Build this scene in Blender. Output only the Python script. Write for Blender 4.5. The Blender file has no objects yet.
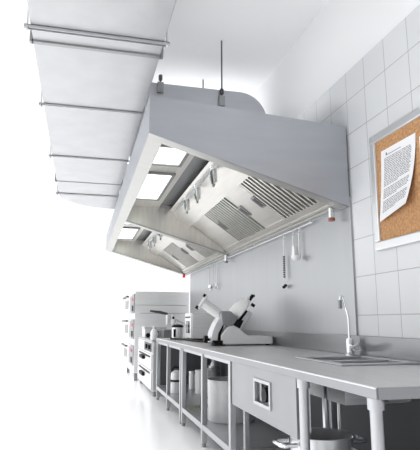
import bpy, bmesh, math, random
from mathutils import Vector, Matrix
random.seed(7)
PI = math.pi
C = bpy.context.scene.collection
scene = bpy.context.scene
FZ = 0.028            # floor level
CT = 0.837            # worktop level
WX = 1.90             # right wall plane

# ------------------------------------------------------------------ materials
def mat(name, col, rough=.5, metal=0., emit=0., noise=0., nscale=(1, 1, 1), bump=0., spec=.5, trans=0.):
    m = bpy.data.materials.new(name); m.use_nodes = True
    nt = m.node_tree; b = nt.nodes['Principled BSDF']
    b.inputs['Base Color'].default_value = (*col, 1)
    b.inputs['Roughness'].default_value = rough
    b.inputs['Metallic'].default_value = metal
    b.inputs['Specular IOR Level'].default_value = spec
    if trans: b.inputs['Transmission Weight'].default_value = trans
    if emit:
        b.inputs['Emission Color'].default_value = (*col, 1); b.inputs['Emission Strength'].default_value = emit
    if noise or bump:
        tc = nt.nodes.new('ShaderNodeTexCoord'); mp = nt.nodes.new('ShaderNodeMapping')
        mp.inputs['Scale'].default_value = nscale
        n = nt.nodes.new('ShaderNodeTexNoise'); n.inputs['Scale'].default_value = 1; n.inputs['Detail'].default_value = 4
        nt.links.new(tc.outputs['Object'], mp.inputs['Vector']); nt.links.new(mp.outputs['Vector'], n.inputs['Vector'])
        if noise:
            r = nt.nodes.new('ShaderNodeValToRGB')
            r.color_ramp.elements[0].position = .3; r.color_ramp.elements[1].position = .7
            r.color_ramp.elements[0].color = (*[max(0, c*(1-noise)) for c in col], 1)
            r.color_ramp.elements[1].color = (*[min(1, c*(1+noise)) for c in col], 1)
            nt.links.new(n.outputs['Fac'], r.inputs['Fac']); nt.links.new(r.outputs['Color'], b.inputs['Base Color'])
        if bump:
            bp = nt.nodes.new('ShaderNodeBump'); bp.inputs['Strength'].default_value = bump; bp.inputs['Distance'].default_value = .01
            nt.links.new(n.outputs['Fac'], bp.inputs['Height']); nt.links.new(bp.outputs['Normal'], b.inputs['Normal'])
    return m

M = {}
M['steel'] = mat('brushed_steel', (.56, .565, .58), .36, .85, noise=.07, nscale=(3, 60, 60))
M['hood'] = mat('hood_steel', (.455, .47, .50), .42, .8, noise=.04, nscale=(2, 2, 12))
M['inner'] = mat('hood_inner_steel', (.70, .68, .64), .36, .75, noise=.06, nscale=(30, 3, 3))
M['duct'] = mat('galvanised_sheet', (.47, .475, .485), .45, .6, noise=.05, nscale=(5, 5, 5), bump=.03)
M['cladding'] = mat('wall_cladding_steel', (.49, .50, .515), .40, .85, noise=.02, nscale=(1, 9, .8))
M['top'] = mat('worktop_steel', (.68, .68, .682), .34, .8, noise=.06, nscale=(40, 2.5, 40))
M['frame'] = mat('tube_steel', (.52, .525, .54), .36, .75)
M['dark_steel'] = mat('dark_steel', (.10, .10, .105), .45, .6)
M['drawer'] = mat('satin_drawer_steel', (.34, .345, .36), .42, .7, noise=.04, nscale=(40, 3, 3))
M['pot'] = mat('grey_enamel', (.60, .605, .61), .3, noise=.06, nscale=(14, 14, 14))
M['oven'] = mat('pale_oven_steel', (.76, .76, .765), .4, .3, noise=.04, nscale=(3, 60, 60))
M['rim'] = mat('rim_steel', (.44, .435, .42), .42, .7, noise=.03, nscale=(10, 10, 10))
M['slot'] = mat('black_filter_back', (.03, .03, .03), .6)  # plain near-black backing visible between the slats
M['upstand'] = mat('dimmed_upstand_steel', (.34, .345, .355), .3, .85, noise=.04, nscale=(3, 3, 20))  # darker than the worktop steel: a dim reflection put into the colour
M['plate'] = mat('filter_plate_steel', (.59, .575, .545), .38, .75, noise=.05, nscale=(30, 3, 3))
M['under'] = mat('shaded_back_panel', (.11, .113, .12), .6, 0., spec=.2)  # shade under the worktop is put into this dark colour
M['mid_steel'] = mat('dull_steel', (.30, .305, .31), .42, .8)
M['chrome'] = mat('chrome', (.80, .81, .82), .09, 1.)
M['alu'] = mat('anodised_aluminium', (.76, .77, .78), .32, .7)
M['white'] = mat('white_enamel', (.84, .84, .84), .28)
M['black'] = mat('black_plastic', (.012, .012, .013), .5, spec=.15)
M['red'] = mat('red_plastic', (.75, .03, .06), .4)
M['brown'] = mat('red_brown_residue', (.30, .10, .07), .4)
M['glass'] = mat('dark_glass', (.03, .032, .035), .06)
M['paper'] = mat('paper', (.86, .86, .87), .7)
M['ink'] = mat('printed_ink', (.16, .16, .18), .8)
M['lamp'] = mat('lamp_diffuser', (.93, 1., .93), .5, emit=1.5)
M['plaster'] = mat('white_plaster', (.88, .885, .89), .8, bump=.02, nscale=(40, 40, 40))
M['cork'] = mat('cork', (.50, .27, .125), .85, noise=.28, nscale=(60, 60, 60), bump=.2)
M['floor'] = mat('white_floor', (.90, .90, .90), .16, noise=.01, nscale=(1, 1, 1))

def tile_material():
    m = bpy.data.materials.new('wall_tiles'); m.use_nodes = True
    nt = m.node_tree; b = nt.nodes['Principled BSDF']
    g = nt.nodes.new('ShaderNodeNewGeometry'); s = nt.nodes.new('ShaderNodeSeparateXYZ')
    nt.links.new(g.outputs['Position'], s.inputs['Vector'])
    cb = nt.nodes.new('ShaderNodeCombineXYZ')
    def sub(out, v):
        n = nt.nodes.new('ShaderNodeMath'); n.operation = 'SUBTRACT'; n.inputs[1].default_value = v
        nt.links.new(out, n.inputs[0]); return n.outputs[0]
    nt.links.new(sub(s.outputs['Y'], 3.329 - 20*.2565), cb.inputs['X'])
    nt.links.new(sub(s.outputs['Z'], 2.715 - 14*.2675), cb.inputs['Y'])
    br = nt.nodes.new('ShaderNodeTexBrick')
    br.offset = 0; br.squash = 1
    br.inputs['Color1'].default_value = (.70, .71, .725, 1); br.inputs['Color2'].default_value = (.73, .74, .755, 1)
    br.inputs['Mortar'].default_value = (.44, .44, .45, 1)
    br.inputs['Scale'].default_value = 1; br.inputs['Mortar Size'].default_value = .003
    br.inputs['Mortar Smooth'].default_value = .1
    br.inputs['Brick Width'].default_value = .2565; br.inputs['Row Height'].default_value = .2675
    nt.links.new(cb.outputs[0], br.inputs['Vector']); nt.links.new(br.outputs['Color'], b.inputs['Base Color'])
    bp = nt.nodes.new('ShaderNodeBump'); bp.inputs['Strength'].default_value = .4; bp.inputs['Distance'].default_value = .004; bp.invert = True
    nt.links.new(br.outputs['Fac'], bp.inputs['Height']); nt.links.new(bp.outputs['Normal'], b.inputs['Normal'])
    b.inputs['Roughness'].default_value = .18
    return m
M['tile'] = tile_material()

# ------------------------------------------------------------------ mesh helpers
ORG = {}
class MB:
    def __init__(s): s.bm = bmesh.new()
    def poly_prism(s, pts, vec):
        """closed polygon (3D points) swept along vec"""
        vec = Vector(vec); a = [s.bm.verts.new(Vector(p)) for p in pts]; b = [s.bm.verts.new(Vector(p)+vec) for p in pts]
        n = len(pts)
        s.bm.faces.new(a); s.bm.faces.new(b[::-1])
        for i in range(n): s.bm.faces.new((a[i], b[i], b[(i+1) % n], a[(i+1) % n]))
        return s
    def box(s, x0, x1, y0, y1, z0, z1):
        return s.poly_prism([(x0, y0, z0), (x1, y0, z0), (x1, y1, z0), (x0, y1, z0)], (0, 0, z1-z0))
    def xz(s, pts, y0, y1): return s.poly_prism([(p[0], y0, p[1]) for p in pts], (0, y1-y0, 0))
    def obox(s, o, a, b, c):
        o, a, b, c = map(Vector, (o, a, b, c)); return s.poly_prism([o, o+a, o+a+b, o+b], c)
    def cyl(s, p0, p1, r0, r1=None, n=16):
        p0, p1 = Vector(p0), Vector(p1); r1 = r0 if r1 is None else r1
        d = (p1-p0).normalized(); u = d.orthogonal().normalized(); v = d.cross(u)
        A = [s.bm.verts.new(p0+(u*math.cos(2*PI*i/n)+v*math.sin(2*PI*i/n))*r0) for i in range(n)]
        B = [s.bm.verts.new(p1+(u*math.cos(2*PI*i/n)+v*math.sin(2*PI*i/n))*r1) for i in range(n)]
        s.bm.faces.new(A[::-1]); s.bm.faces.new(B)
        for i in range(n): s.bm.faces.new((A[i], A[(i+1) % n], B[(i+1) % n], B[i]))
        return s
    def tube(s, pts, r, n=8):
        pts = [Vector(p) for p in pts]; rings = []
        u = None
        for i, p in enumerate(pts):
            d = ((pts[min(i+1, len(pts)-1)]-p).normalized() + (p-pts[max(i-1, 0)]).normalized()).normalized()
            u = d.orthogonal().normalized() if u is None else (u-d*u.dot(d)).normalized()
            v = d.cross(u)
            rr = r[i] if isinstance(r, (list, tuple)) else r
            rings.append([s.bm.verts.new(p+(u*math.cos(2*PI*k/n)+v*math.sin(2*PI*k/n))*rr) for k in range(n)])
        for a, b in zip(rings, rings[1:]):
            for k in range(n): s.bm.faces.new((a[k], a[(k+1) % n], b[(k+1) % n], b[k]))
        s.bm.faces.new(rings[0][::-1]); s.bm.faces.new(rings[-1])
        return s
    def lathe(s, prof, c, n=28, axis=None):
        """prof: list of (r, h) closed loop allowed; revolve about axis through c"""
        c = Vector(c); d = Vector(axis or (0, 0, 1)).normalized(); u = d.orthogonal().normalized(); v = d.cross(u)
        rings = []
        for r, h in prof:
            if r < 1e-6: rings.append([s.bm.verts.new(c+d*h)]*n)
            else: rings.append([s.bm.verts.new(c+d*h+(u*math.cos(2*PI*k/n)+v*math.sin(2*PI*k/n))*r) for k in range(n)])
        for a, b in zip(rings, rings[1:]):
            for k in range(n):
                f = []
                for w in (a[k], a[(k+1) % n], b[(k+1) % n], b[k]):
                    if w not in f: f.append(w)
                if len(f) > 2:
                    try: s.bm.faces.new(f)
                    except ValueError: pass
        return s
    def build(s, name, m, parent=None, origin=None, bevel=0, smooth=False):
        bmesh.ops.recalc_face_normals(s.bm, faces=s.bm.faces)
        if parent is not None: org = ORG[parent]
        elif origin is not None: org = Vector(origin)
        else:
            vs = [v.co for v in s.bm.verts]
            org = Vector(((min(v.x for v in vs)+max(v.x for v in vs))/2, (min(v.y for v in vs)+max(v.y for v in vs))/2, min(v.z for v in vs)))
        for v in s.bm.verts: v.co -= org
        me = bpy.data.meshes.new(name); s.bm.to_mesh(me); s.bm.free()
        me.materials.append(m)
        o = bpy.data.objects.new(name, me); C.objects.link(o)
        if parent is not None: o.parent = parent
        else: o.location = org
        ORG[o] = org
        if smooth:
            for p in me.polygons: p.use_smooth = True
            md = o.modifiers.new('edges', 'EDGE_SPLIT'); md.split_angle = math.radians(38)
        if bevel:
            md = o.modifiers.new('bevel', 'BEVEL'); md.width = bevel; md.segments = 2; md.limit_method = 'ANGLE'
        return o

def tag(o, label, cat, group=None):
    o['label'] = label; o['category'] = cat
    if group: o['group'] = group
    return o
def thing(name, label, cat, loc, group=None):
    o = bpy.data.objects.new(name, None); C.objects.link(o); o.location = loc; o.empty_display_size = .1
    ORG[o] = Vector(loc); return tag(o, label, cat, group)
def struct(o, label=None, cat=None):
    o['kind'] = 'structure'
    if label: o['label'] = label; o['category'] = cat
    return o
def dup(root, loc, label, group=None):
    r = root.copy(); C.objects.link(r); r.location = loc; r['label'] = label
    if group: r['group'] = group
    for ch in list(root.children):
        c = ch.copy(); C.objects.link(c); c.parent = r
        for g in ch.children:
            d = g.copy(); C.objects.link(d); d.parent = c
    return r

# ------------------------------------------------------------------ setting
struct(MB().box(-9, 4.2, -3.5, 16, FZ-.1, FZ).build('floor', M['floor']), 'glossy white kitchen floor', 'floor')
struct(MB().box(WX, WX+.15, -1.5, 9.12, FZ, 2.945).build('wall_right', M['tile']), 'pale grey tiled wall with thin dark joints', 'wall')
struct(MB().box(WX+.012, WX+.15, -1.5, 9.12, 2.945, 3.73).build('trim_1', M['plaster']), 'plain white plaster band above the wall tiles', 'wall')
struct(MB().box(-.5, WX+.15, -1.5, 9.12, 3.73, 3.85).build('ceiling', M['plaster']), 'plain white ceiling', 'ceiling')

# steel cladding on the wall behind the worktop
tag(MB().box(1.885, WX, 3.335, 9.06, .80, 1.97).build('wall_cladding', M['cladding'], bevel=.002),
    'smooth brushed steel wall panel between hood and worktop', 'wall panel')

# ------------------------------------------------------------------ ceiling duct
DZ, DT, DL, DR = 2.75, 3.23, -.352, .425
d = thing('ventilation_duct', 'long grey sheet metal air duct under the ceiling with rounded far bend', 'duct', (0, 3.5, DZ))
secs = [0.6, 3.055, 6.35, 7.0]
for a, b in zip(secs, secs[1:]):
    MB().box(DL, DR, a+.004, b-.004, DZ, DT).build('duct_section', M['duct'], d, bevel=.004)
for y in secs[1:-1]:
    t = .012 if y < 4 else .005
    m = MB(); z0, z1 = DZ-t, DT+.02
    m.box(DL-.006, DR+.006, y-.016, y+.016, z0, DZ+.001).box(DL-.02, DL+.001, y-.016, y+.016, z0, z1).box(DR-.001, DR+.02, y-.016, y+.016, z0, z1)
    m.build('joint_flange', M['mid_steel'], d)
# bend: quarter round in plan turning to the right, then straight across above the hood
pts = [(DL, 7.0)]
for i in range(1, 17):
    t = PI*(1-i/32)
    pts.append((DR+.03+(DR+.03-DL)*math.cos(t), 7.0+.80*math.sin(t)))
pts += [(1.2, 7.8), (1.2, 7.02), (DR+.03, 7.0)]
MB().poly_prism([(x, y, DZ) for x, y in pts], (0, 0, DT-DZ)).build('duct_bend', M['duct'], d)
MB().box(DL-.012, DR+.012, 6.985, 7.02, DZ-.006, DT+.012).build('joint_flange', M['mid_steel'], d)
MB().box(.85, 1.15, 7.2, 7.6, 2.50, DZ+.02).build('collar', M['duct'], d)
# branch duct over the hood with a downward bend into it
bx = [(DR-.01, 2.76), (DR-.01, 3.23), (1.394, 3.23)]
for i in range(1, 13):
    t = PI/2*(1-i/12); bx.append((1.394+.265*math.cos(t), 2.965+.265*math.sin(t)))
bx += [(1.659, 2.50), (1.25, 2.52), (1.25, 2.76)]
MB().xz(bx, 4.42, 5.20).build('branch_duct', M['mid_steel'] if False else M['hood'], d)
# trapeze hangers: rail under the duct and two threaded rods to the ceiling
def hanger(y, label):
    h = thing('duct_hanger', label, 'hanger', (.035, y, DZ-.035), 'rails hanging the long duct')
    q = 1.25 if y < 3 else .8
    m = MB(); m.box(DL-.035, DR+.035, y-.012*q, y-.009*q, DZ-.016*q, DZ-.001).box(DL-.035, DR+.035, y+.009*q, y+.012*q, DZ-.016*q, DZ-.001).box(DL-.035, DR+.035, y-.012*q, y+.012*q, DZ-.004, DZ-.001)
    m.build('rail', M['steel'], h)
    for x in (DL-.02, DR+.02):
        r = MB().cyl((x, y, DZ-.035), (x, y, 3.73), .006, n=8).build('threaded_rod', M['alu'], h)
        MB().cyl((x, y, DZ-.03), (x, y, DZ-.019), .013, n=6).build('nut', M['alu'], r)
hanger(2.885, 'nearest hanger rail under the long duct, thick, with rod ends sticking out')
hanger(4.00, 'second hanger rail under the long duct, counting from the front')
hanger(5.32, 'third hanger rail under the long duct, beside the hood lamps')
hanger(6.95, 'farthest hanger rail under the long duct, at its rounded bend')
def rod(x, y, z0, label, z1=3.73):
    h = thing('hanging_rod', label, 'hanger', (x, y, z0), 'rods above the hood')
    MB().cyl((x, y, z0), (x, y, z1), .0075, n=8).build('threaded_rod', M['dark_steel'], h)
    MB().box(x-.028, x+.028, y-.012, y+.014, z0, z0+.10).build('clip', M['mid_steel'], h)
    MB().cyl((x, y, z0+.12), (x, y, z0+.17), .018, n=6).build('nut', M['dark_steel'], h)
rod(1.207, 4.40, 3.06, 'long thin rod rising from front of the branch duct to the ceiling')
rod(1.221, 5.24, 3.10, 'short visible thin rod behind the branch duct top')
rod(.622, 4.40, 3.13, 'dark rod and clip at left end of the branch duct', 3.27)

# ------------------------------------------------------------------ extractor hood
Y0, Y1, YD = 3.335, 9.45, 6.45
def zb(x): return 2.33-(x-.40)*.2925       # sloping lower rim
def zt(x): return 2.605-(x-.40)*.062       # top
XL = .40
XB = 1.884
hd = thing('extractor_hood', 'big angular stainless steel extractor hood over the worktop', 'hood', (1.15, 6.4, 1.9))
m = MB()
m.xz([(XL, zb(XL)), (XL, zt(XL)), (XB, zt(XB)), (XB, zb(XB))], Y0, Y0+.02)
m.xz([(XL, zb(XL)), (XL, zt(XL)), (XB, zt(XB)), (XB, zb(XB))], Y1-.02, Y1)
m.box(XL, XL+.02, Y0+.02, Y1-.02, zb(XL), zt(XL))
m.xz([(XL+.02, zt(XL+.02)-.015), (XL+.02, zt(XL+.02)), (XB, zt(XB)), (XB, zt(XB)-.015)], Y0+.02, Y1-.02)
m.box(XB-.02, XB, Y0+.02, Y1-.02, zb(XB), zt(XB)-.02)
m.build('canopy', M['hood'], hd)
def rimstrip(m, x0, x1, y0, y1, t=.018, dz=0):
    m.poly_prism([(x0, y0, zb(x0)+dz), (x1, y0, zb(x1)+dz), (x1, y1, zb(x1)+dz), (x0, y1, zb(x0)+dz)], (0, 0, t))
m = MB()
rimstrip(m, XL+.002, .505, Y0+.002, Y1-.002); rimstrip(m, 1.835, XB-.002, Y0+.002, Y1-.002)
rimstrip(m, .505, 1.835, Y0+.002, Y0+.115); rimstrip(m, .505, 1.835, Y1-.10, Y1-.002); rimstrip(m, .505, 1.835, YD-.05, YD+.06)
m.box(.499, .505, Y0+.115, Y1-.1, zb(.5)-.0, zb(.5)+.05)
m.build('rim_frame', M['rim'], hd, bevel=.002)
# slope line of the filter bank
PA, PB = Vector((1.06, 0, 2.475)), Vector((1.80, 0, 1.962))
sd = (PB-PA).normalized(); nn = Vector((sd.z, 0, -sd.x))   # sd down the slope, nn towards the room/below
if nn.z > 0: nn = -nn
def bay(ya, yb, wide):
    # partition wall facing the viewer
    MB().xz([(.43, zb(.43)+.02), (.43, 2.565), (1.06, 2.53), (1.84, zb(1.84)+.14), (1.84, zb(1.84)+.02)], yb-.03, yb-.012).build('partition', M['inner'], hd)
    # flat lamp housing
    MB().box(.43, .915, ya, yb-.03, 2.50, 2.515).build('lamp_housing', M['inner'], hd)
    MB().box(.905, .915, ya, yb-.03, 2.515, 2.545).box(.915, 1.10, ya, yb-.03, 2.535, 2.55).build('top_deck', M['mid_steel'], hd)
    for a, b in ((ya+.68, ya+1.16), (ya+1.50, ya+2.56)):
        f = MB()
        for q in ((.515, .85, a-.035, a), (.515, .85, b, b+.035), (.515, .545, a, b), (.82, .85, a, b)): f.box(*q, 2.478, 2.50)
        f = f.build('lamp_panel', M['mid_steel'], hd)
        MB().box(.545, .82, a, b, 2.488, 2.499).build('diffuser', M['lamp'], f)
    def slope_box(m, y0, y1, s0, s1, n0, n1):
        o = PA+sd*s0+nn*n0; o.y = y0
        m.obox(o, sd*(s1-s0), (0, y1-y0, 0), nn*(n1-n0)); return m
    L = (PB-PA).length
    slope_box(MB(), ya, yb-.03, 0, .335, 0, .035).build('shield_plate', M['plate'], hd)
    w = [(ya+.02, ya+.98, 'b'), (ya+.99, ya+1.48, 'p'), (ya+1.49, ya+2.40, 'b'), (ya+2.41, yb-.04, 'p')]
    for y0, y1, k in w:
        if k == 'b':
            f = slope_box(MB(), y0, y1, .30, L-.03, -.06, -.05).build('baffle_filter', M['slot'], hd)
            m = MB(); n = max(4, int((y1-y0)/.066)); p = (y1-y0)/n
            for i in range(n):
                c = y0+(i+.5)*p
                o1 = PA+sd*.335; e = sd*(L-.37-.0)
                a_ = o1+nn*-.022; b_ = o1+nn*-.004
                m.poly_prism([(a_.x, c-.012, a_.z), (b_.x, c-.0125, b_.z), (b_.x, c+.0125, b_.z), (a_.x, c+.012, a_.z)], e)
            m.build('slats', M['inner'], f)
        else:
            f = slope_box(MB(), y0, y1, .335, L-.03, -.03, -.012).build('blank_filter', M['plate'], hd, bevel=.003)
    for y in (ya+1.02, ya+1.44, ya+2.26):
        m = MB(); slope_box(m, y-.045, y+.045, .51, .66, -.012, .004)
        m.build('handle', M['mid_steel'], hd, bevel=.004)
        m = MB(); slope_box(m, y-.03, y+.03, .53, .64, .004, .009); m.build('handle_recess', M['dark_steel'], hd)
    # gutter below the filters
    m = MB(); slope_box(m, ya, yb-.03, L-.04, L+.01, -.03, .006); m.box(1.79, 1.84, ya, yb-.03, 1.93, 1.945)
    m.build('grease_gutter', M['plate'], hd)
    # spotlight rail
    MB().box(1.045, 1.075, ya+.55, yb-.32, 2.37, 2.385).build('spot_rail', M['alu'], hd)
    for y in (ya+.85, ya+1.50, ya+2.02):
        s = MB().cyl((1.062, y, 2.40), (1.066, y, 2.31), .021, n=16).cyl((1.066, y, 2.31), (1.072, y-.01, 2.235), .025, .017, n=16).build('spotlight', M['chrome'], hd, smooth=True)
        MB().cyl((1.10, y+.03, 2.39), (1.105, y+.03, 2.27), .013, n=12).build('ballast_tube', M['chrome'], s, smooth=True)
        MB().cyl((1.072, y-.01, 2.236), (1.073, y-.012, 2.215), .011, n=12).build('tip', M['mid_steel'], s)
bay(Y0+.02, YD, 1); bay(YD+.0, Y1-.02, 0)
for y, mm in ((3.50, 'brown'), (6.45, 'mid_steel'), (9.33, 'red')):
    x = 1.82
    cl = .035 if mm == 'red' else .075
    s = MB().cyl((x, y, zb(x)), (x, y, zb(x)-cl), .024, n=14).build('drain_cup', M['chrome'] if mm != 'red' else M['red'], hd, smooth=True)
    MB().cyl((x, y, zb(x)-cl), (x, y, zb(x)-cl-.025), .026, n=14).build('cup_base', M[mm], s)
RX, RZ = 1.852, 1.885
m = MB().cyl((RX, 3.9, RZ), (RX, 9.0, RZ), .005, n=8)
for y in (3.95, 5.4, 6.9, 8.9): m.cyl((RX, y, RZ), (RX, y, zb(RX)+.005), .005, n=8)
m.build('utensil_rail', M['alu'], hd)

# hanging utensils
def hookpts(y): return [(RX+.004, y, RZ-.05), (RX+.010, y, RZ-.01), (RX+.004, y, RZ+.011), (RX-.008, y, RZ+.008), (RX-.012, y, RZ-.012)]
def utensil(name, label, y, ln, kind):
    t = thing(name, label, 'kitchen utensil', (RX, y, RZ-ln), 'utensils hanging under the hood')
    MB().tube(hookpts(y), .0035, 6).build('hook', M['chrome'], t, smooth=True)
    x, z = RX+.004, RZ
    if kind == 'ladle':
        MB().tube([(x, y, z-.045), (x, y, z-ln+.05)], .0075, 8).build('shaft', M['white'] if y < 5 else M['alu'], t, smooth=True)
        MB().lathe([(0, -.045), (.022, -.038), (.04, -.018), (.046, .004), (.042, .004), (.036, -.014), (.02, -.032), (0, -.038)], (x-.03, y, z-ln+.045), 20).build('bowl', M['white'] if y < 5 else M['chrome'], t, smooth=True)
    elif kind == 'turner':
        MB().tube([(x, y, z-.045), (x, y, z-ln+.09)], .007, 8).build('shaft', M['white'] if y < 5 else M['alu'], t, smooth=True)
        MB().poly_prism([(x, y-.02, z-ln+.10), (x, y+.02, z-ln+.10), (x, y+.034, z-ln), (x, y-.034, z-ln)], (-.003, 0, 0)).build('blade', M['chrome'], t)
    elif kind == 'skimmer':
        MB().tube([(x, y, z-.045), (x, y, z-ln+.07)], .007, 8).build('shaft', M['alu'], t, smooth=True)
        MB().tube([(x, y+.05*math.cos(a), z-ln+.05+.05*math.sin(a)) for a in [PI/2+2*PI*i/20 for i in range(21)]], .006, 6).build('loop', M['chrome'], t, smooth=True)
    else:   # beaded skewer
        MB().tube([(x, y, z-.045), (x, y, z-ln+.06)], .005, 8).build('shaft', M['alu'], t, smooth=True)
        m = MB()
        for i in range(10):
            c = z-.21-i*.021; m.cyl((x, y, c), (x, y, c-.013), .011, n=8)
        m.build('beads', M['black'], t)
        m = MB(); m.cyl((x, y-.034, z-ln+.012), (x, y-.008, z-ln+.012), .014, n=8).cyl((x, y+.006, z-ln+.0), (x, y+.03, z-ln+.0), .014, n=8); m.build('tips', M['black'], t)
utensil('ladle', 'white ladle with round bowl hanging nearest the front', 4.20, .30, 'ladle')
utensil('turner', 'pale turner hanging between the nearest ladle and the beaded skewer', 4.33, .24, 'turner')
utensil('skewer', 'long thin black-beaded skewer hanging under the hood', 4.56, .50, 'skewer')
utensil('skimmer', 'loop-ended skimmer hanging just behind the slicer, right one of a trio', 7.08, .38, 'skimmer')
utensil('ladle', 'steel ladle hanging in the middle of the far trio above the slicer', 7.28, .36, 'ladle')
utensil('skimmer', 'loop-ended skimmer hanging leftmost of the far trio, by the panel edge', 7.52, .38, 'skimmer')

# ------------------------------------------------------------------ worktop with cut-out
SX0, SX1, SY0, SY1 = 1.36, 1.80, 2.56, 3.13
wt = thing('worktop', 'long brushed steel worktop with upstand along the wall', 'worktop', (1.45, 4.4, CT))
m = MB(); T = .040
XF, XK, YN, YF = 1.031, 1.882, 1.706, 7.23
m.box(XF, SX0, YN, YF, CT-T, CT).box(SX1, XK, YN, YF, CT-T, CT).box(SX0, SX1, YN, SY0, CT-T, CT).box(SX0, SX1, SY1, YF, CT-T, CT)
bmesh.ops.remove_doubles(m.bm, verts=m.bm.verts, dist=1e-5)
# drop the internal walls left by the joined slabs
seen = {}
for f in list(m.bm.faces):
    k = tuple(round(v, 4) for v in f.calc_center_median())
m.build('top_plate', M['top'], wt)
MB().box(XF-.004, XF+.004, YN-.004, YF, CT-T-.002, CT+.001).build('front_nosing', M['drawer'], wt, bevel=.004)
MB().box(XF+.005, XK, YN-.004, YN-.0005, CT-T-.002, CT-.001).build('end_shade_strip', M['upstand'], wt)  # added darker strip, shade of the near end put into its colour
MB().cyl((XF-.003, YN-.003, CT-.002), (XF-.003, YF, CT-.002), .0045, n=10).build('edge_highlight', M['alu'], wt, smooth=True)  # brighter strip standing in for the highlight along the front edge
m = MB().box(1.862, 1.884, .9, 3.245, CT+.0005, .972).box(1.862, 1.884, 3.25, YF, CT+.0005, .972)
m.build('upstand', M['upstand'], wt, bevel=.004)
MB().box(1.884, WX, .9, 3.334, .80, .966).build('upstand_backing', M['mid_steel'], wt)
MB().box(1.09, 1.175, 1.725, 1.80, CT-T-.016, CT-T-.003).build('underside_brace', M['dark_steel'], wt)

# ------------------------------------------------------------------ sink and tap
sk = thing('sink', 'inset double bowl steel sink in the near end of the worktop', 'sink', (1.58, 2.85, CT))
m = MB()
yd0, yd1 = 2.80, 2.84
fl = .045
ztop = CT+.010
def ring(m, x0, x1, y0, y1, i0, i1, j0, j1, z0, z1):
    m.box(x0, i0, y0, y1, z0, z1).box(i1, x1, y0, y1, z0, z1).box(i0, i1, y0, j0, z0, z1).box(i0, i1, j1, y1, z0, z1)
ring(m, SX0-.02, SX1+.04, SY0-.02, SY1+.02, SX0+.02, SX1-.02, SY0+.03, SY1-.03, CT+.0005, ztop)
m.box(SX0+.02, SX1-.02, yd0, yd1, CT-.02, ztop-.002)
m.build('flange', M['frame'], sk, bevel=.003)
for a, b in ((SY0+.03, yd0), (yd1, SY1-.03)):
    x0, x1, zb_ = SX0+.02, SX1-.02, .632
    m = MB(); t = .006
    m.box(x0, x0+t, a, b, zb_, CT).box(x1-t, x1, a, b, zb_, CT).box(x0+t, x1-t, a, a+t, zb_, CT).box(x0+t, x1-t, b-t, b, zb_, CT).box(x0+t, x1-t, a+t, b-t, zb_, zb_+t)
    bo = m.build('bowl', M['steel'], sk)
    cxx, cyy = (x0+x1)/2, (a+b)/2
    MB().cyl((cxx, cyy, zb_+t), (cxx, cyy, zb_+t+.004), .035, n=20).build('strainer', M['chrome'], bo)
MB().cyl((1.44, 2.95, .25), (1.44, 2.95, .631), .019, n=14).build('waste_pipe', M['alu'], sk, smooth=True)
MB().cyl((1.46, 2.82, .25), (1.46, 2.82, .631), .011, n=12).build('waste_pipe', M['alu'], sk, smooth=True)
fx, fy = 1.805, 3.285
fa = thing('tap', 'tall chrome swan-neck tap with side lever behind the sink', 'tap', (fx, fy, CT))
MB().lathe([(0, 0), (.034, 0), (.034, .012), (.027, .016), (.027, .10), (.022, .115), (0, .118)], (fx, fy, CT+.001), 20).build('body', M['chrome'], fa, smooth=True)
MB().tube([(fx, fy, CT+.10), (fx, fy, 1.05), (fx, fy, 1.09), (fx-.003, fy+.003, 1.115), (fx-.024, fy+.018, 1.225), (fx-.030, fy+.023, 1.238), (fx-.040, fy+.027, 1.238), (fx-.046, fy+.03, 1.21)], .0105, 10).build('spout', M['chrome'], fa, smooth=True)
MB().cyl((fx-.046, fy+.03, 1.215), (fx-.046, fy+.03, 1.155), .015, n=12).build('nozzle', M['mid_steel'], fa, smooth=True)
MB().tube([(fx, fy, CT+.07), (fx-.03, fy-.10, CT+.062), (fx-.05, fy-.20, CT+.085)], [.014, .012, .01], 10).build('lever', M['chrome'], fa, smooth=True)
MB().tube([(fx-.05, fy-.20, CT+.085), (fx-.06, fy-.22, CT+.09), (fx-.03, fy-.19, CT+.05), (fx, fy-.05, CT+.04)], .008, 8).build('side_spray', M['chrome'], fa, smooth=True)

# ------------------------------------------------------------------ tables under the worktop
UZ = CT-T-.001
LX0, LX1 = 1.037, 1.082
def table(name, label, y0, y1, fronts, backs, w=.045, mid=None):
    t = thing(name, label, 'work table', ((LX0+1.84)/2, (y0+y1)/2, FZ), 'open steel tables under the worktop')
    for y in fronts:
        l = MB().box(LX0, LX1, y, y+w, FZ+.03, UZ).build('leg', M['frame'], t, bevel=.004)
        MB().cyl((LX0+.022, y+w/2, FZ), (LX0+.022, y+w/2, FZ+.032), .018, n=12).build('foot', M['mid_steel'], l)
    for y in backs:
        l = MB().box(1.80, 1.845, y, y+w, FZ+.03, UZ).build('leg', M['frame'], t, bevel=.004)
        MB().cyl((1.822, y+w/2, FZ), (1.822, y+w/2, FZ+.032), .018, n=12).build('foot', M['mid_steel'], l)
    MB().box(LX0+.004, LX1-.004, y0+w, y1-w, .165, .212).build('front_rail', M['frame'], t, bevel=.003)
    MB().box(LX1, 1.80, y0+.01, y1-.01, .185, .208).build('shelf', M['steel'], t, bevel=.002)
    MB().box(LX0+.012, LX1-.012, y0+w, y1-w, UZ-.03, UZ-.001).build('top_rail', M['frame'], t)
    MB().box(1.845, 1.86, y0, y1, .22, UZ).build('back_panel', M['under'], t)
    return t
tf = table('work_table', 'farthest open steel table under the worktop, next to the range', 5.47, 7.21, (5.47, 6.31, 7.165), (5.47, 7.165))
MB().box(1.09, 1.795, 7.18, 7.195, .215, UZ-.002).build('end_shade_panel', M['under'], tf)  # added dark sheet standing in for shade at the table's far end
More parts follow.
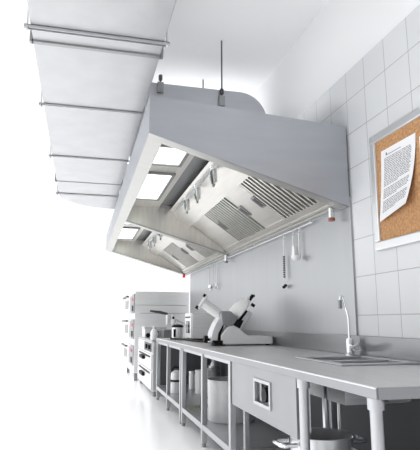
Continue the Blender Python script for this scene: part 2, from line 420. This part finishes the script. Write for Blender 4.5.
table('work_table', 'middle open steel table holding the stockpot, left of the drawer', 3.60, 5.41, (3.60, 4.46, 5.365), (3.60, 5.365))
st = thing('sink_table', 'nearest steel table with drawer and round legs carrying the sink', 'work table', (1.45, 2.65, FZ))
for x, y in ((1.066, 2.415), (1.066, 1.772), (1.82, 1.79)):
    l = MB().cyl((x, y, FZ+.02), (x, y, UZ-.03), .0235, n=20).build('leg', M['frame'], st, smooth=True)
    MB().cyl((x, y, UZ-.045), (x, y, UZ), .031, n=20).build('collar', M['frame'], l, smooth=True)
    MB().cyl((x, y, FZ), (x, y, FZ+.03), .028, n=16).build('foot', M['mid_steel'], l, smooth=True)
l = MB().box(1.10, 1.135, 3.47, 3.505, FZ+.0, .52).build('leg', M['frame'], st, bevel=.003)
MB().box(1.12, 1.80, 1.80, 3.56, .185, .208).build('shelf', M['steel'], st, bevel=.002)
MB().box(1.095, 1.12, 1.80, 3.56, .165, .212).build('shelf_lip', M['frame'], st)
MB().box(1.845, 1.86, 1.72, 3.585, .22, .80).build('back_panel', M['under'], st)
# drawer: recessed shell with front and inset pull
dr = MB().box(1.075, 1.125, 2.47, 3.575, .53, UZ-.004).build('drawer_box', M['steel'], st)
DX0, DX1 = 1.047, 1.072
m = MB(); hy0, hy1, hz0, hz1 = 2.82, 3.085, .592, .722
ring_ = [(2.462, hy0, .505, UZ-.002), (hy1, 3.585, .505, UZ-.002), (hy0, hy1, .505, hz0), (hy0, hy1, hz1, UZ-.002)]
for a, b, c, e in ring_: m.box(DX0, DX1, a, b, c, e)
bmesh.ops.remove_doubles(m.bm, verts=m.bm.verts, dist=1e-5)
df = m.build('drawer_front', M['drawer'], st)
m = MB()
for a, b, c, e in ((hy0-.010, hy0+.012, hz0-.010, hz1+.010), (hy1-.012, hy1+.010, hz0-.010, hz1+.010), (hy0+.012, hy1-.012, hz0-.010, hz0+.008), (hy0+.012, hy1-.012, hz1-.008, hz1+.010)): m.box(DX0-.008, DX0+.006, a, b, c, e)
m.box(DX1-.004, DX1+.002, hy0, hy1, hz0, hz1)
m.build('pull_frame', M['frame'], df)
MB().box(DX0-.002, DX1-.006, 2.965, 2.995, hz0+.02, hz1-.012).build('divider_bar', M['mid_steel'], df)
MB().cyl((DX0-.012, 2.90, .655), (DX1-.004, 2.90, .655), .042, n=16).box(DX0+.0, DX1-.004, 2.885, 2.925, .66, .715).build('latch_knob', M['black'], df)

# ------------------------------------------------------------------ things on the lower shelves
SH = .209
def pot_profile(r, h, t=.006): return [(0, 0), (r*.96, 0), (r, .012), (r, h-.006), (r+.008, h-.004), (r+.008, h), (r-t, h), (r-t, .012), (0, .01)]
def loop_handle(m, c, ang, w=.06, out=.05, r=.008):
    c = Vector(c); d_ = Vector((math.cos(ang), math.sin(ang), 0)); s_ = Vector((-d_.y, d_.x, 0))
    m.tube([c-s_*w, c-s_*w+d_*out*.8, c-s_*w*.7+d_*out, c+s_*w*.7+d_*out, c+s_*w+d_*out*.8, c+s_*w], r, 8)
def pot(name, label, x, y, r, h, mm, z=SH, lid=False, angs=(PI, 0), hr=.008, hout=.05):
    p = thing(name, label, 'pot', (x, y, z))
    MB().lathe(pot_profile(r, h), (x, y, z+.001), 32).build('body', M[mm], p, smooth=True)
    for a in angs:
        m = MB(); loop_handle(m, (x+math.cos(a)*r*.99, y+math.sin(a)*r*.99, z+h*.86), a, w=min(.06, r*.45), out=hout, r=hr); m.build('handle', M['chrome'], p, smooth=True)
    if lid:
        l = MB().lathe([(0, .035), (r*.3, .032), (r*.9, .012), (r+.004, .004), (r+.004, 0), (0, 0)], (x, y, z+h+.002), 32).build('lid', M[mm], p, smooth=True)
        MB().cyl((x, y, z+h+.034), (x, y, z+h+.06), .016, n=12).build('lid_knob', M['black'], l)
    return p
pot('stockpot', 'large pale stockpot on the lower shelf, left of the drawer', 1.34, 4.62, .21, .35, 'pot', angs=(PI*.75, -PI*.25))
pot('cooking_pot', 'open polished pot with loop handles under the sink', 1.28, 2.70, .16, .265, 'alu', angs=(PI, 0), hout=.085, hr=.012)
pot('casserole', 'low pot with loop handle beside the nearest leg under the sink', 1.45, 2.36, .09, .07, 'steel', angs=(PI*.8, -PI*.2))
pot('saucepan', 'wide grey pan at the back of the far lower shelf under the funnel', 1.72, 6.72, .075, .29, 'steel', angs=())
def canister(name, label, x, y, r, h, mm, cap=None):
    c = thing(name, label, 'container', (x, y, SH))
    MB().lathe([(0, 0), (r, 0), (r, h*.86), (r*.92, h*.9), (r*.92, h), (0, h)], (x, y, SH+.001), 20).build('body', M[mm], c, smooth=True)
    MB().lathe([(0, 0), (r*1.02, 0), (r*1.02, .02), (0, .022)], (x, y, SH+h+.002), 20).build('lid', M[cap or mm], c, smooth=True)
canister('canister', 'tall white canister on the far lower shelf, right of the short one', 1.44, 6.76, .042, .20, 'white', 'alu')
canister('canister', 'short white canister at left end of the row on the far lower shelf', 1.30, 6.62, .028, .13, 'white')
canister('jug', 'broad white cylindrical jug behind the middle front leg of the middle table', 1.46, 6.36, .07, .25, 'white', 'white')
canister('drum', 'white drum with steel lid standing left of the stockpot, behind it', 1.61, 6.45, .06, .26, 'white', 'alu')
# small wire stand with dark frame
ws = thing('wire_stand', 'small black wire stand beside the stockpot', 'stand', (1.25, 5.10, SH))
m = MB()
for x in (1.19, 1.31):
    for y in (5.04, 5.16): m.cyl((x, y, SH), (x, y, SH+.13), .008, n=8)
for z in (SH+.05, SH+.13):
    m.tube([(1.19, 5.04, z), (1.31, 5.04, z), (1.31, 5.16, z), (1.19, 5.16, z), (1.19, 5.04, z)], .008, 6)
m.build('frame', M['black'], ws)
MB().box(1.185, 1.315, 5.035, 5.165, SH+.137, SH+.145).build('shelf_plate', M['mid_steel'], ws)
# yellow-green rod lying on the shelf
tag(MB().cyl((1.10, 5.30, SH+.008), (1.60, 5.33, SH+.008), .007, n=8).build('rod', mat('olive_plastic', (.42, .43, .26), .5)), 'thin olive rod lying on the middle lower shelf', 'rod')
fn = thing('funnel', 'pale upturned funnel standing in the wide grey pan', 'funnel', (1.72, 6.72, SH+.012))
MB().lathe([(0, 0), (.05, 0), (.052, .29), (.03, .33), (.013, .36), (.012, .46), (0, .46)], (1.72, 6.72, SH+.013), 20).build('cone', M['alu'], fn, smooth=True)
# mixer-like jug on the far shelf
kt = thing('kettle', 'white kettle with black bowed handle on the far lower shelf', 'kettle', (1.19, 6.50, SH))
MB().lathe([(0, 0), (.09, 0), (.085, .12), (.08, .13), (0, .13)], (1.19, 6.50, SH+.001), 24).build('base', M['white'], kt, smooth=True)
MB().lathe([(0, 0), (.092, 0), (.092, .02), (0, .02)], (1.19, 6.50, SH+.132), 24).build('band', M['black'], kt, smooth=True)
MB().lathe([(0, 0), (.078, 0), (.07, .08), (.03, .11), (0, .115)], (1.19, 6.50, SH+.153), 24).build('jug', M['white'], kt, smooth=True)
MB().tube([(1.11, 6.45, SH+.27), (1.15, 6.43, SH+.31), (1.22, 6.41, SH+.30), (1.28, 6.40, SH+.24), (1.29, 6.40, SH+.17)], .011, 8).build('handle', M['black'], kt, smooth=True)

# ------------------------------------------------------------------ slicer
sl = thing('meat_slicer', 'white gravity meat slicer standing on the worktop', 'slicer', (1.52, 4.95, CT))
MB().xz([(1.32, CT+.012), (1.32, .937), (1.36, .99), (1.406, 1.032), (1.45, 1.035), (1.50, 1.005), (1.56, .95), (1.60, .925), (1.84, .921), (1.84, CT+.012)], 4.86, 5.28).build('base', M['white'], sl, bevel=.01)
m = MB()
for x in (1.345, 1.80):
    for y in (4.90, 5.24): m.cyl((x, y, CT), (x, y, CT+.014), .02, n=12)
m.build('feet', M['black'], sl)
MB().xz([(1.215, CT+.03), (1.235, .97), (1.27, 1.05), (1.335, 1.14), (1.40, 1.12), (1.34, 1.03), (1.295, .95), (1.285, CT+.03)], 4.88, 5.05).build('carriage_arm', M['alu'], sl, bevel=.008)
MB().xz([(1.285, CT+.02), (1.29, .95), (1.33, 1.02), (1.36, 1.04), (1.33, .96), (1.325, CT+.02)], 4.90, 5.2).build('carriage_slot', M['black'], sl)
MB().xz([(1.235, CT+.002), (1.235, CT+.05), (1.33, CT+.05), (1.33, CT+.002)], 4.845, 4.92).build('carriage_foot', M['black'], sl, bevel=.004)
MB().xz([(1.306, 1.145), (1.33, 1.165), (1.407, 1.166), (1.488, 1.099), (1.426, 1.022), (1.32, 1.03)], 4.84, 5.0).build('motor_housing', M['drawer'], sl, bevel=.012)
MB().xz([(1.44, 1.03), (1.475, 1.085), (1.54, 1.075), (1.50, 1.0)], 4.85, 5.0).build('housing_gap', M['black'], sl)
# food pusher: a tube towards the upper left with an end plate
q0, q1 = Vector((1.335, 4.95, 1.125)), Vector((1.155, 4.95, 1.245))
MB().cyl(q0, q1, .048, n=24).build('product_pusher', M['white'], sl, smooth=True)
dq = (q1-q0).normalized(); pq = Vector((dq.z, 0, -dq.x))
MB().obox(q1-pq*.075-Vector((0, .05, 0)), pq*.15, (0, .10, 0), dq*.016).build('end_plate', M['alu'], sl, bevel=.004)
for s_ in (-1, 1):
    c = q1+pq*(.068*s_)+dq*.008
    MB().cyl(c-dq*.004, c+dq*.028, .017, n=12).build('knob', M['black'], sl, smooth=True)
# blade disc and its guard, tilted
bd = Vector((1.612-1.49, 0, 1.177-1.02)).normalized(); bn = Vector((-bd.z, 0, bd.x))
bc = Vector((1.545, 5.03, 1.165))
g = MB().lathe([(0, -.012), (.165, -.012), (.172, -.004), (.165, .012), (.12, .05), (.06, .075), (0, .08)], bc, 40, axis=bn).build('blade_guard', M['white'], sl, smooth=True)
MB().lathe([(0, -.02), (.155, -.018), (.162, -.014), (0, -.014)], bc, 40, axis=bn).build('blade', M['chrome'], g, smooth=True)
o_ = bc-bd*.17-bn*.040-Vector((0, .15, 0))
MB().obox(o_, bd*.215, (0, .26, 0), -bn*.05).build('gauge_plate', M['alu'], sl, bevel=.006)
o_ = bc-bd*.17-bn*.024-Vector((0, .14, 0))
MB().obox(o_, bd*.20, (0, .24, 0), -bn*.018).build('plate_gap', M['black'], sl)
MB().cyl((1.635, 4.95, 1.275), (1.672, 4.95, 1.325), .018, n=12).cyl((1.655, 4.95, 1.318), (1.69, 4.95, 1.318), .012, n=12).build('top_knob', M['black'], sl, smooth=True)
MB().cyl((1.645, 4.92, 1.235), (1.675, 4.92, 1.215), .016, n=12).build('side_knob', M['black'], sl, smooth=True)
MB().cyl((1.60, 4.95, 1.29), (1.66, 4.95, 1.29), .014, n=12).build('handle_bar', M['white'], sl, smooth=True)
MB().cyl((1.165, 4.94, .90), (1.20, 4.94, .895), .035, n=20).cyl((1.20, 4.94, .895), (1.24, 4.94, .89), .014, n=12).build('thickness_dial', M['black'], sl, smooth=True)

# ------------------------------------------------------------------ box appliance behind the slicer
mw = thing('countertop_oven', 'boxy steel countertop appliance with dark window behind the slicer', 'appliance', (1.52, 6.30, CT))
MB().box(1.30, 1.76, 6.12, 6.50, CT+.028, 1.165).build('cabinet', M['oven'], mw, bevel=.006)
MB().box(1.31, 1.75, 6.13, 6.49, CT+.001, CT+.030).build('plinth', M['black'], mw)
f = MB().box(1.286, 1.30, 6.13, 6.49, CT+.03, 1.165).build('front_panel', M['white'], mw, bevel=.003)
MB().box(1.282, 1.287, 6.20, 6.42, .925, 1.07).build('window', M['glass'], f)
MB().box(1.276, 1.287, 6.17, 6.44, 1.108, 1.122).build('vent_slot', M['black'], f)
MB().box(1.277, 1.283, 6.30, 6.345, .935, 1.06).build('window_bar', M['alu'], f)
tag(MB().tube([(1.13, 6.62, CT+.013), (1.25, 6.32, CT+.013), (1.262, 6.15, CT+.013), (1.27, 5.95, CT+.013), (1.33, 5.60, CT+.013), (1.42, 5.42, CT+.013)], .012, 8).build('power_cord', M['black'], smooth=True),
    'thick black cord lying along the worktop in front of the boxy appliance', 'cord')
ur = thing('coffee_urn', 'pale canister with black lid standing left of the boxy appliance', 'urn', (1.235, 6.72, CT))
MB().lathe([(0, 0), (.072, 0), (.072, .15), (0, .15)], (1.235, 6.72, CT+.001), 24).build('body', M['alu'], ur, smooth=True)
MB().lathe([(0, 0), (.076, 0), (.076, .022), (.05, .035), (0, .04)], (1.235, 6.72, CT+.152), 24).build('lid', M['black'], ur, smooth=True)
MB().box(1.17, 1.195, 6.645, 6.67, CT+.03, CT+.13).build('gauge_strip', M['black'], ur, bevel=.004)

# ------------------------------------------------------------------ range between worktop and deck oven
rg = thing('cooking_range', 'white fronted range with two black drawer handles beyond the worktop', 'range', (1.4, 8.35, FZ))
RY0, RY1, RXF, RXB = 7.46, 9.22, 1.0, 1.84
MB().box(RXF+.02, RXB, RY0, RY1, .10, .78).build('body', M['alu'], rg, bevel=.005)
for x in (RXF+.06, RXB-.06):
    for y in (RY0+.08, RY1-.08): MB().cyl((x, y, FZ), (x, y, .101), .025, n=12).build('leg', M['mid_steel'], rg)
for z0, z1 in ((.115, .375), (.39, .60)):
    dd = MB().box(RXF, RXF+.02, RY0+.02, RY1-.02, z0, z1).build('drawer', M['oven'], rg, bevel=.004)
    MB().box(RXF-.05, RXF, 8.18, 8.60, (z0+z1)/2-.0, (z0+z1)/2+.055).build('pull', M['black'], dd, bevel=.012)
    MB().box(RXF-.012, RXF, RY0+.15, RY1-.25, z1-.045, z1-.025).build('grip_line', M['black'], dd)
cp = MB().box(RXF+.004, RXF+.02, RY0+.02, RY1-.02, .62, .77).build('control_panel', M['oven'], rg)
MB().box(RXF-.004, RXF+.005, RY0+.05, 8.3, .635, .755).build('control_recess', M['dark_steel'], cp)
for y in (7.62, 7.95): MB().cyl((RXF-.03, y, .70), (RXF+.004, y, .70), .035, n=16).build('knob', M['black'], cp)
MB().box(RXF-.0, RXB, RY0-.0, RY1, .781, .80).build('hob_plate', M['steel'], rg, bevel=.003)
# small fryer with gauges on the range
fr = thing('tabletop_fryer', 'small white appliance with dark knob and gauges on the range', 'fryer', (1.23, 8.9, .80))
MB().box(1.05, 1.40, 8.70, 9.12, .801, .935).build('body', M['oven'], fr, bevel=.006)
MB().box(1.04, 1.41, 8.69, 9.13, .937, .98).build('hood_lid', M['pot'], fr, bevel=.006)
MB().cyl((1.10, 8.66, .84), (1.10, 8.70, .84), .035, n=16).build('knob', M['black'], fr)
for x in (1.25, 1.345):
    gg = MB().box(x-.036, x+.036, 8.685, 8.70, .815, .905).build('gauge', M['mid_steel'], fr)
    MB().box(x-.022, x+.022, 8.68, 8.686, .83, .885).build('dial', M['alu'], gg)
bt = thing('bottle', 'slim white bottle standing in front of the small white appliance', 'bottle', (1.04, 7.58, .80))
MB().lathe([(0, 0), (.045, 0), (.05, .03), (.05, .11), (.03, .145), (.018, .155), (.018, .165), (0, .165)], (1.045, 7.58, .801), 20).build('body', M['white'], bt, smooth=True)
MB().cyl((1.045, 7.58, 0.967), (1.045, 7.58, 0.99), .02, n=12).build('cap', M['alu'], bt)
# dark container behind the tap arm
bm_ = thing('bain_marie', 'dull dark grey box standing on the back of the range', 'container', (1.41, 8.45, .80))
MB().box(1.30, 1.53, 8.30, 8.6, .801, .925).build('body', M['mid_steel'], bm_, bevel=.006)
MB().box(1.295, 1.535, 8.295, 8.605, .926, .94).build('lid', M['steel'], bm_, bevel=.004)
# swivel tap with dark spout
tp = thing('swivel_tap', 'long dark spouted swivel tap with two white valves above the range', 'tap', (1.365, 7.60, .80))
MB().cyl((1.325, 7.62, .801), (1.325, 7.62, 1.16), .012, n=12).build('riser', M['alu'], tp, smooth=True)
MB().cyl((1.245, 7.60, 1.02), (1.245, 7.60, 1.16), .026, n=14).build('valve', M['white'], tp, smooth=True)
MB().cyl((1.335, 7.60, 1.03), (1.335, 7.60, 1.12), .034, n=14).build('valve', M['white'], tp, smooth=True)
MB().tube([(1.245, 7.60, 1.13), (1.335, 7.60, 1.10), (1.405, 7.60, 1.07), (1.495, 7.60, 1.03)], .012, 8).build('link_arm', M['alu'], tp, smooth=True)
MB().cyl((1.325, 7.56, 1.115), (1.325, 7.60, 1.115), .018, n=12).build('valve_button', M['black'], tp)
MB().tube([(1.245, 7.60, 1.17), (1.135, 7.60, 1.195), (0.985, 7.60, 1.215)], [.018, .022, .014], 10).build('spout', M['dark_steel'], tp, smooth=True)

# ------------------------------------------------------------------ deck oven stack at the far end
ov = thing('deck_oven', 'tall three-deck steel oven stack at far end of the kitchen', 'oven', (1.43, 10.2, FZ))
OX, OY0, OY1, OZ = .955, 9.48, 11.1, 1.60
MB().box(OX, 1.95, OY0, OY1, .16, 1.352).build('lower_body', M['oven'], ov, bevel=.006)
MB().box(OX, 1.95, OY0, OY1, 1.358, OZ).build('upper_body', M['oven'], ov, bevel=.006)
MB().box(OX+.1, 1.95, OY0-.006, OY0, 1.205, 1.212).build('side_seam', M['mid_steel'], ov)
for x in (OX+.05, 1.9):
    for y in (OY0+.06, OY1-.06): MB().box(x-.03, x+.03, y-.03, y+.03, FZ, .16).build('leg', M['mid_steel'], ov)
for z in (.28, .74, 1.20):
    p = MB().box(OX-.02, OX, OY0+.02, OY0+.42, z+.01, z+.36).build('control_panel', M['drawer'], ov, bevel=.003)
    MB().cyl((OX-.035, OY0+.20, z+.26), (OX-.02, OY0+.20, z+.26), .03, n=14).build('red_switch', M['red'], p)
    MB().box(OX-.03, OX-.02, OY0+.12, OY0+.32, z+.05, z+.15).build('display', M['black'], p)
    q = MB().box(OX-.06, OX, OY0+.46, OY1-.05, z+.02, z+.34).build('oven_door', M['oven'], ov, bevel=.01)
    MB().box(OX-.064, OX-.06, OY0+.65, OY1-.25, z+.10, z+.26).build('door_glass', M['glass'], q)
    m = MB().cyl((OX-.095, OY0+.55, z+.33), (OX-.095, OY1-.15, z+.33), .018, n=10)
    for y in (OY0+.6, OY1-.2): m.cyl((OX-.06, y, z+.33), (OX-.095, y, z+.33), .014, n=10)
    m.build('door_handle', M['dark_steel'], q, smooth=True)

# ------------------------------------------------------------------ notice board
nb = thing('notice_board', 'cork notice board in a silver frame on the tiled wall', 'board', (1.885, 2.4, 1.52))
BY0, BY1, BZ0, BZ1 = 1.80, 3.006, 1.522, 2.304
MB().box(1.882, 1.898, BY0+.03, BY1-.03, BZ0+.03, BZ1-.03).build('cork_panel', M['cork'], nb)
fw = .058
for args, nm in (((BY0, BY1, BZ0, BZ0+fw), 'frame_rail'), ((BY0, BY1, BZ1-fw, BZ1), 'frame_rail'), ((BY1-fw, BY1, BZ0+fw, BZ1-fw), 'frame_rail'), ((BY0, BY0+fw, BZ0+fw, BZ1-fw), 'frame_rail')):
    MB().box(1.866, 1.899, *args).build(nm, M['alu'], nb, bevel=.008)
def sheet(label, yl, yr, zt_, zb_, skew, curl, lines):
    s = thing('notice_sheet', label, 'paper', (1.879, (yl+yr)/2, zb_), 'notices pinned on the cork board')
    def pt(u, v, off=0):     # u 0..1 left->right, v 0..1 top->bottom
        y = yl+(yr-yl)*u+skew[0]*v+.03*v*v*(u)
        z = zt_+(zb_-zt_)*v+skew[1]*u*v
        x = 1.8795-curl*(v**2.2)*(.35+.65*u)-off
        return Vector((x, y, z))
    m = MB(); NU, NV = 10, 16
    for off, flip in ((0, 0), (.0008, 1)):
        gr = [[m.bm.verts.new(pt(i/NU, j/NV, off)) for i in range(NU+1)] for j in range(NV+1)]
        for j in range(NV):
            for i in range(NU):
                m.bm.faces.new((gr[j][i], gr[j][i+1], gr[j+1][i+1], gr[j+1][i]))
    m.build('page', M['paper'], s, smooth=True)
    m = MB(); rnd = random.Random(3)
    def dash(u0, u1, v0, v1):
        k = max(1, int((u1-u0)*12))
        for i in range(k):
            a, b = u0+(u1-u0)*i/k, u0+(u1-u0)*(i+1)/k
            m.bm.faces.new([m.bm.verts.new(pt(u, v, .0016)) for u, v in ((a, v0), (b, v0), (b, v1), (a, v1))])
    dash(.15, .19, .055, .095); dash(.20, .60, .085, .094)
    for j in range(lines):
        v = .13+j*(.78/lines)
        if j in (17, 24): continue
        u = .1; end = .90 if j not in (16, 23, lines-1) else .55
        while u < end-.03:
            w = rnd.uniform(.03, .12); dash(u, min(u+w, end), v, v+.0105); u += w+.014
    m.build('printed_text', M['ink'], s)
sheet('white page of printed text with curled lower corner, left on the cork board', 2.885, 2.52, 2.168, 1.70, (.035, .05), .055, 32)
sheet('white page cut by the right picture edge, right on the cork board', 2.49, 2.14, 2.13, 1.88, (.0, .03), .02, 14)

# ------------------------------------------------------------------ light
w = bpy.data.worlds.new('daylight'); scene.world = w; w.use_nodes = True
nt = w.node_tree; bg = nt.nodes['Background']
tc = nt.nodes.new('ShaderNodeTexCoord'); sp = nt.nodes.new('ShaderNodeSeparateXYZ')
nt.links.new(tc.outputs['Generated'], sp.inputs['Vector'])
def maprange(out, f0, f1, t0, t1):
    n = nt.nodes.new('ShaderNodeMapRange'); n.interpolation_type = 'SMOOTHSTEP'
    for k, v in zip(('From Min', 'From Max', 'To Min', 'To Max'), (f0, f1, t0, t1)): n.inputs[k].default_value = v
    nt.links.new(out, n.inputs['Value']); return n.outputs['Result']
fb = maprange(sp.outputs['Y'], -.9, .25, .42, 1.08)
up = maprange(sp.outputs['Z'], .45, 1., 1., 3.)
ml = nt.nodes.new('ShaderNodeMath'); ml.operation = 'MULTIPLY'
nt.links.new(fb, ml.inputs[0]); nt.links.new(up, ml.inputs[1]); nt.links.new(ml.outputs[0], bg.inputs['Strength'])
ng = nt.nodes.new('ShaderNodeMath'); ng.operation = 'MULTIPLY'; ng.inputs[1].default_value = -1
nt.links.new(sp.outputs['X'], ng.inputs[0])
m2 = nt.nodes.new('ShaderNodeMath'); m2.operation = 'MULTIPLY'
nt.links.new(ml.outputs[0], m2.inputs[0]); nt.links.new(maprange(ng.outputs[0], .2, 1., 1., 1.55), m2.inputs[1]); nt.links.new(m2.outputs[0], bg.inputs['Strength'])
bg.inputs['Color'].default_value = (.975, .985, 1, 1)
sl_ = bpy.data.lights.new('daylight', 'SUN'); sl_.energy = 3.0; sl_.angle = math.radians(25)
so = bpy.data.objects.new('daylight', sl_); C.objects.link(so); so.location = (-3, 4, 8)
so.rotation_euler = Vector((.36, .05, -1)).to_track_quat('-Z', 'Y').to_euler()

def area(name, loc, target, size, power, col=(1, 1, 1)):
    l = bpy.data.lights.new(name, 'AREA'); l.shape = 'RECTANGLE'; l.size, l.size_y = size; l.energy = power; l.color = col
    o = bpy.data.objects.new(name, l); C.objects.link(o); o.location = loc
    o.rotation_euler = (Vector(target)-Vector(loc)).to_track_quat('-Z', 'Y').to_euler(); return o
area('ceiling_fill_near', (1.2, 3.92, 2.68), (1.2, 3.921, 3.7), (.9, .7), 3.2)  # unseen fill added to brighten the near part of the ceiling
area('ceiling_fill', (1.2, 7.0, 2.66), (1.2, 7.001, 3.7), (.9, 4.6), 44)  # unseen fill added above the hood to lift the ceiling tone

# ------------------------------------------------------------------ camera
cam = bpy.data.cameras.new('camera'); co = bpy.data.objects.new('camera', cam); C.objects.link(co)
cam.sensor_fit = 'HORIZONTAL'; cam.sensor_width = 36; cam.lens = 36*515/420
co.location = (0, 0, 1.07)
co.rotation_euler = (math.radians(90+10.559), 0, math.radians(-13.9366))
cam.clip_start = .02
scene.camera = co
vs = scene.view_settings
vs.view_transform = 'Standard'; vs.look = 'None'; vs.gamma = 1; vs.use_curve_mapping = False; vs.exposure = 0
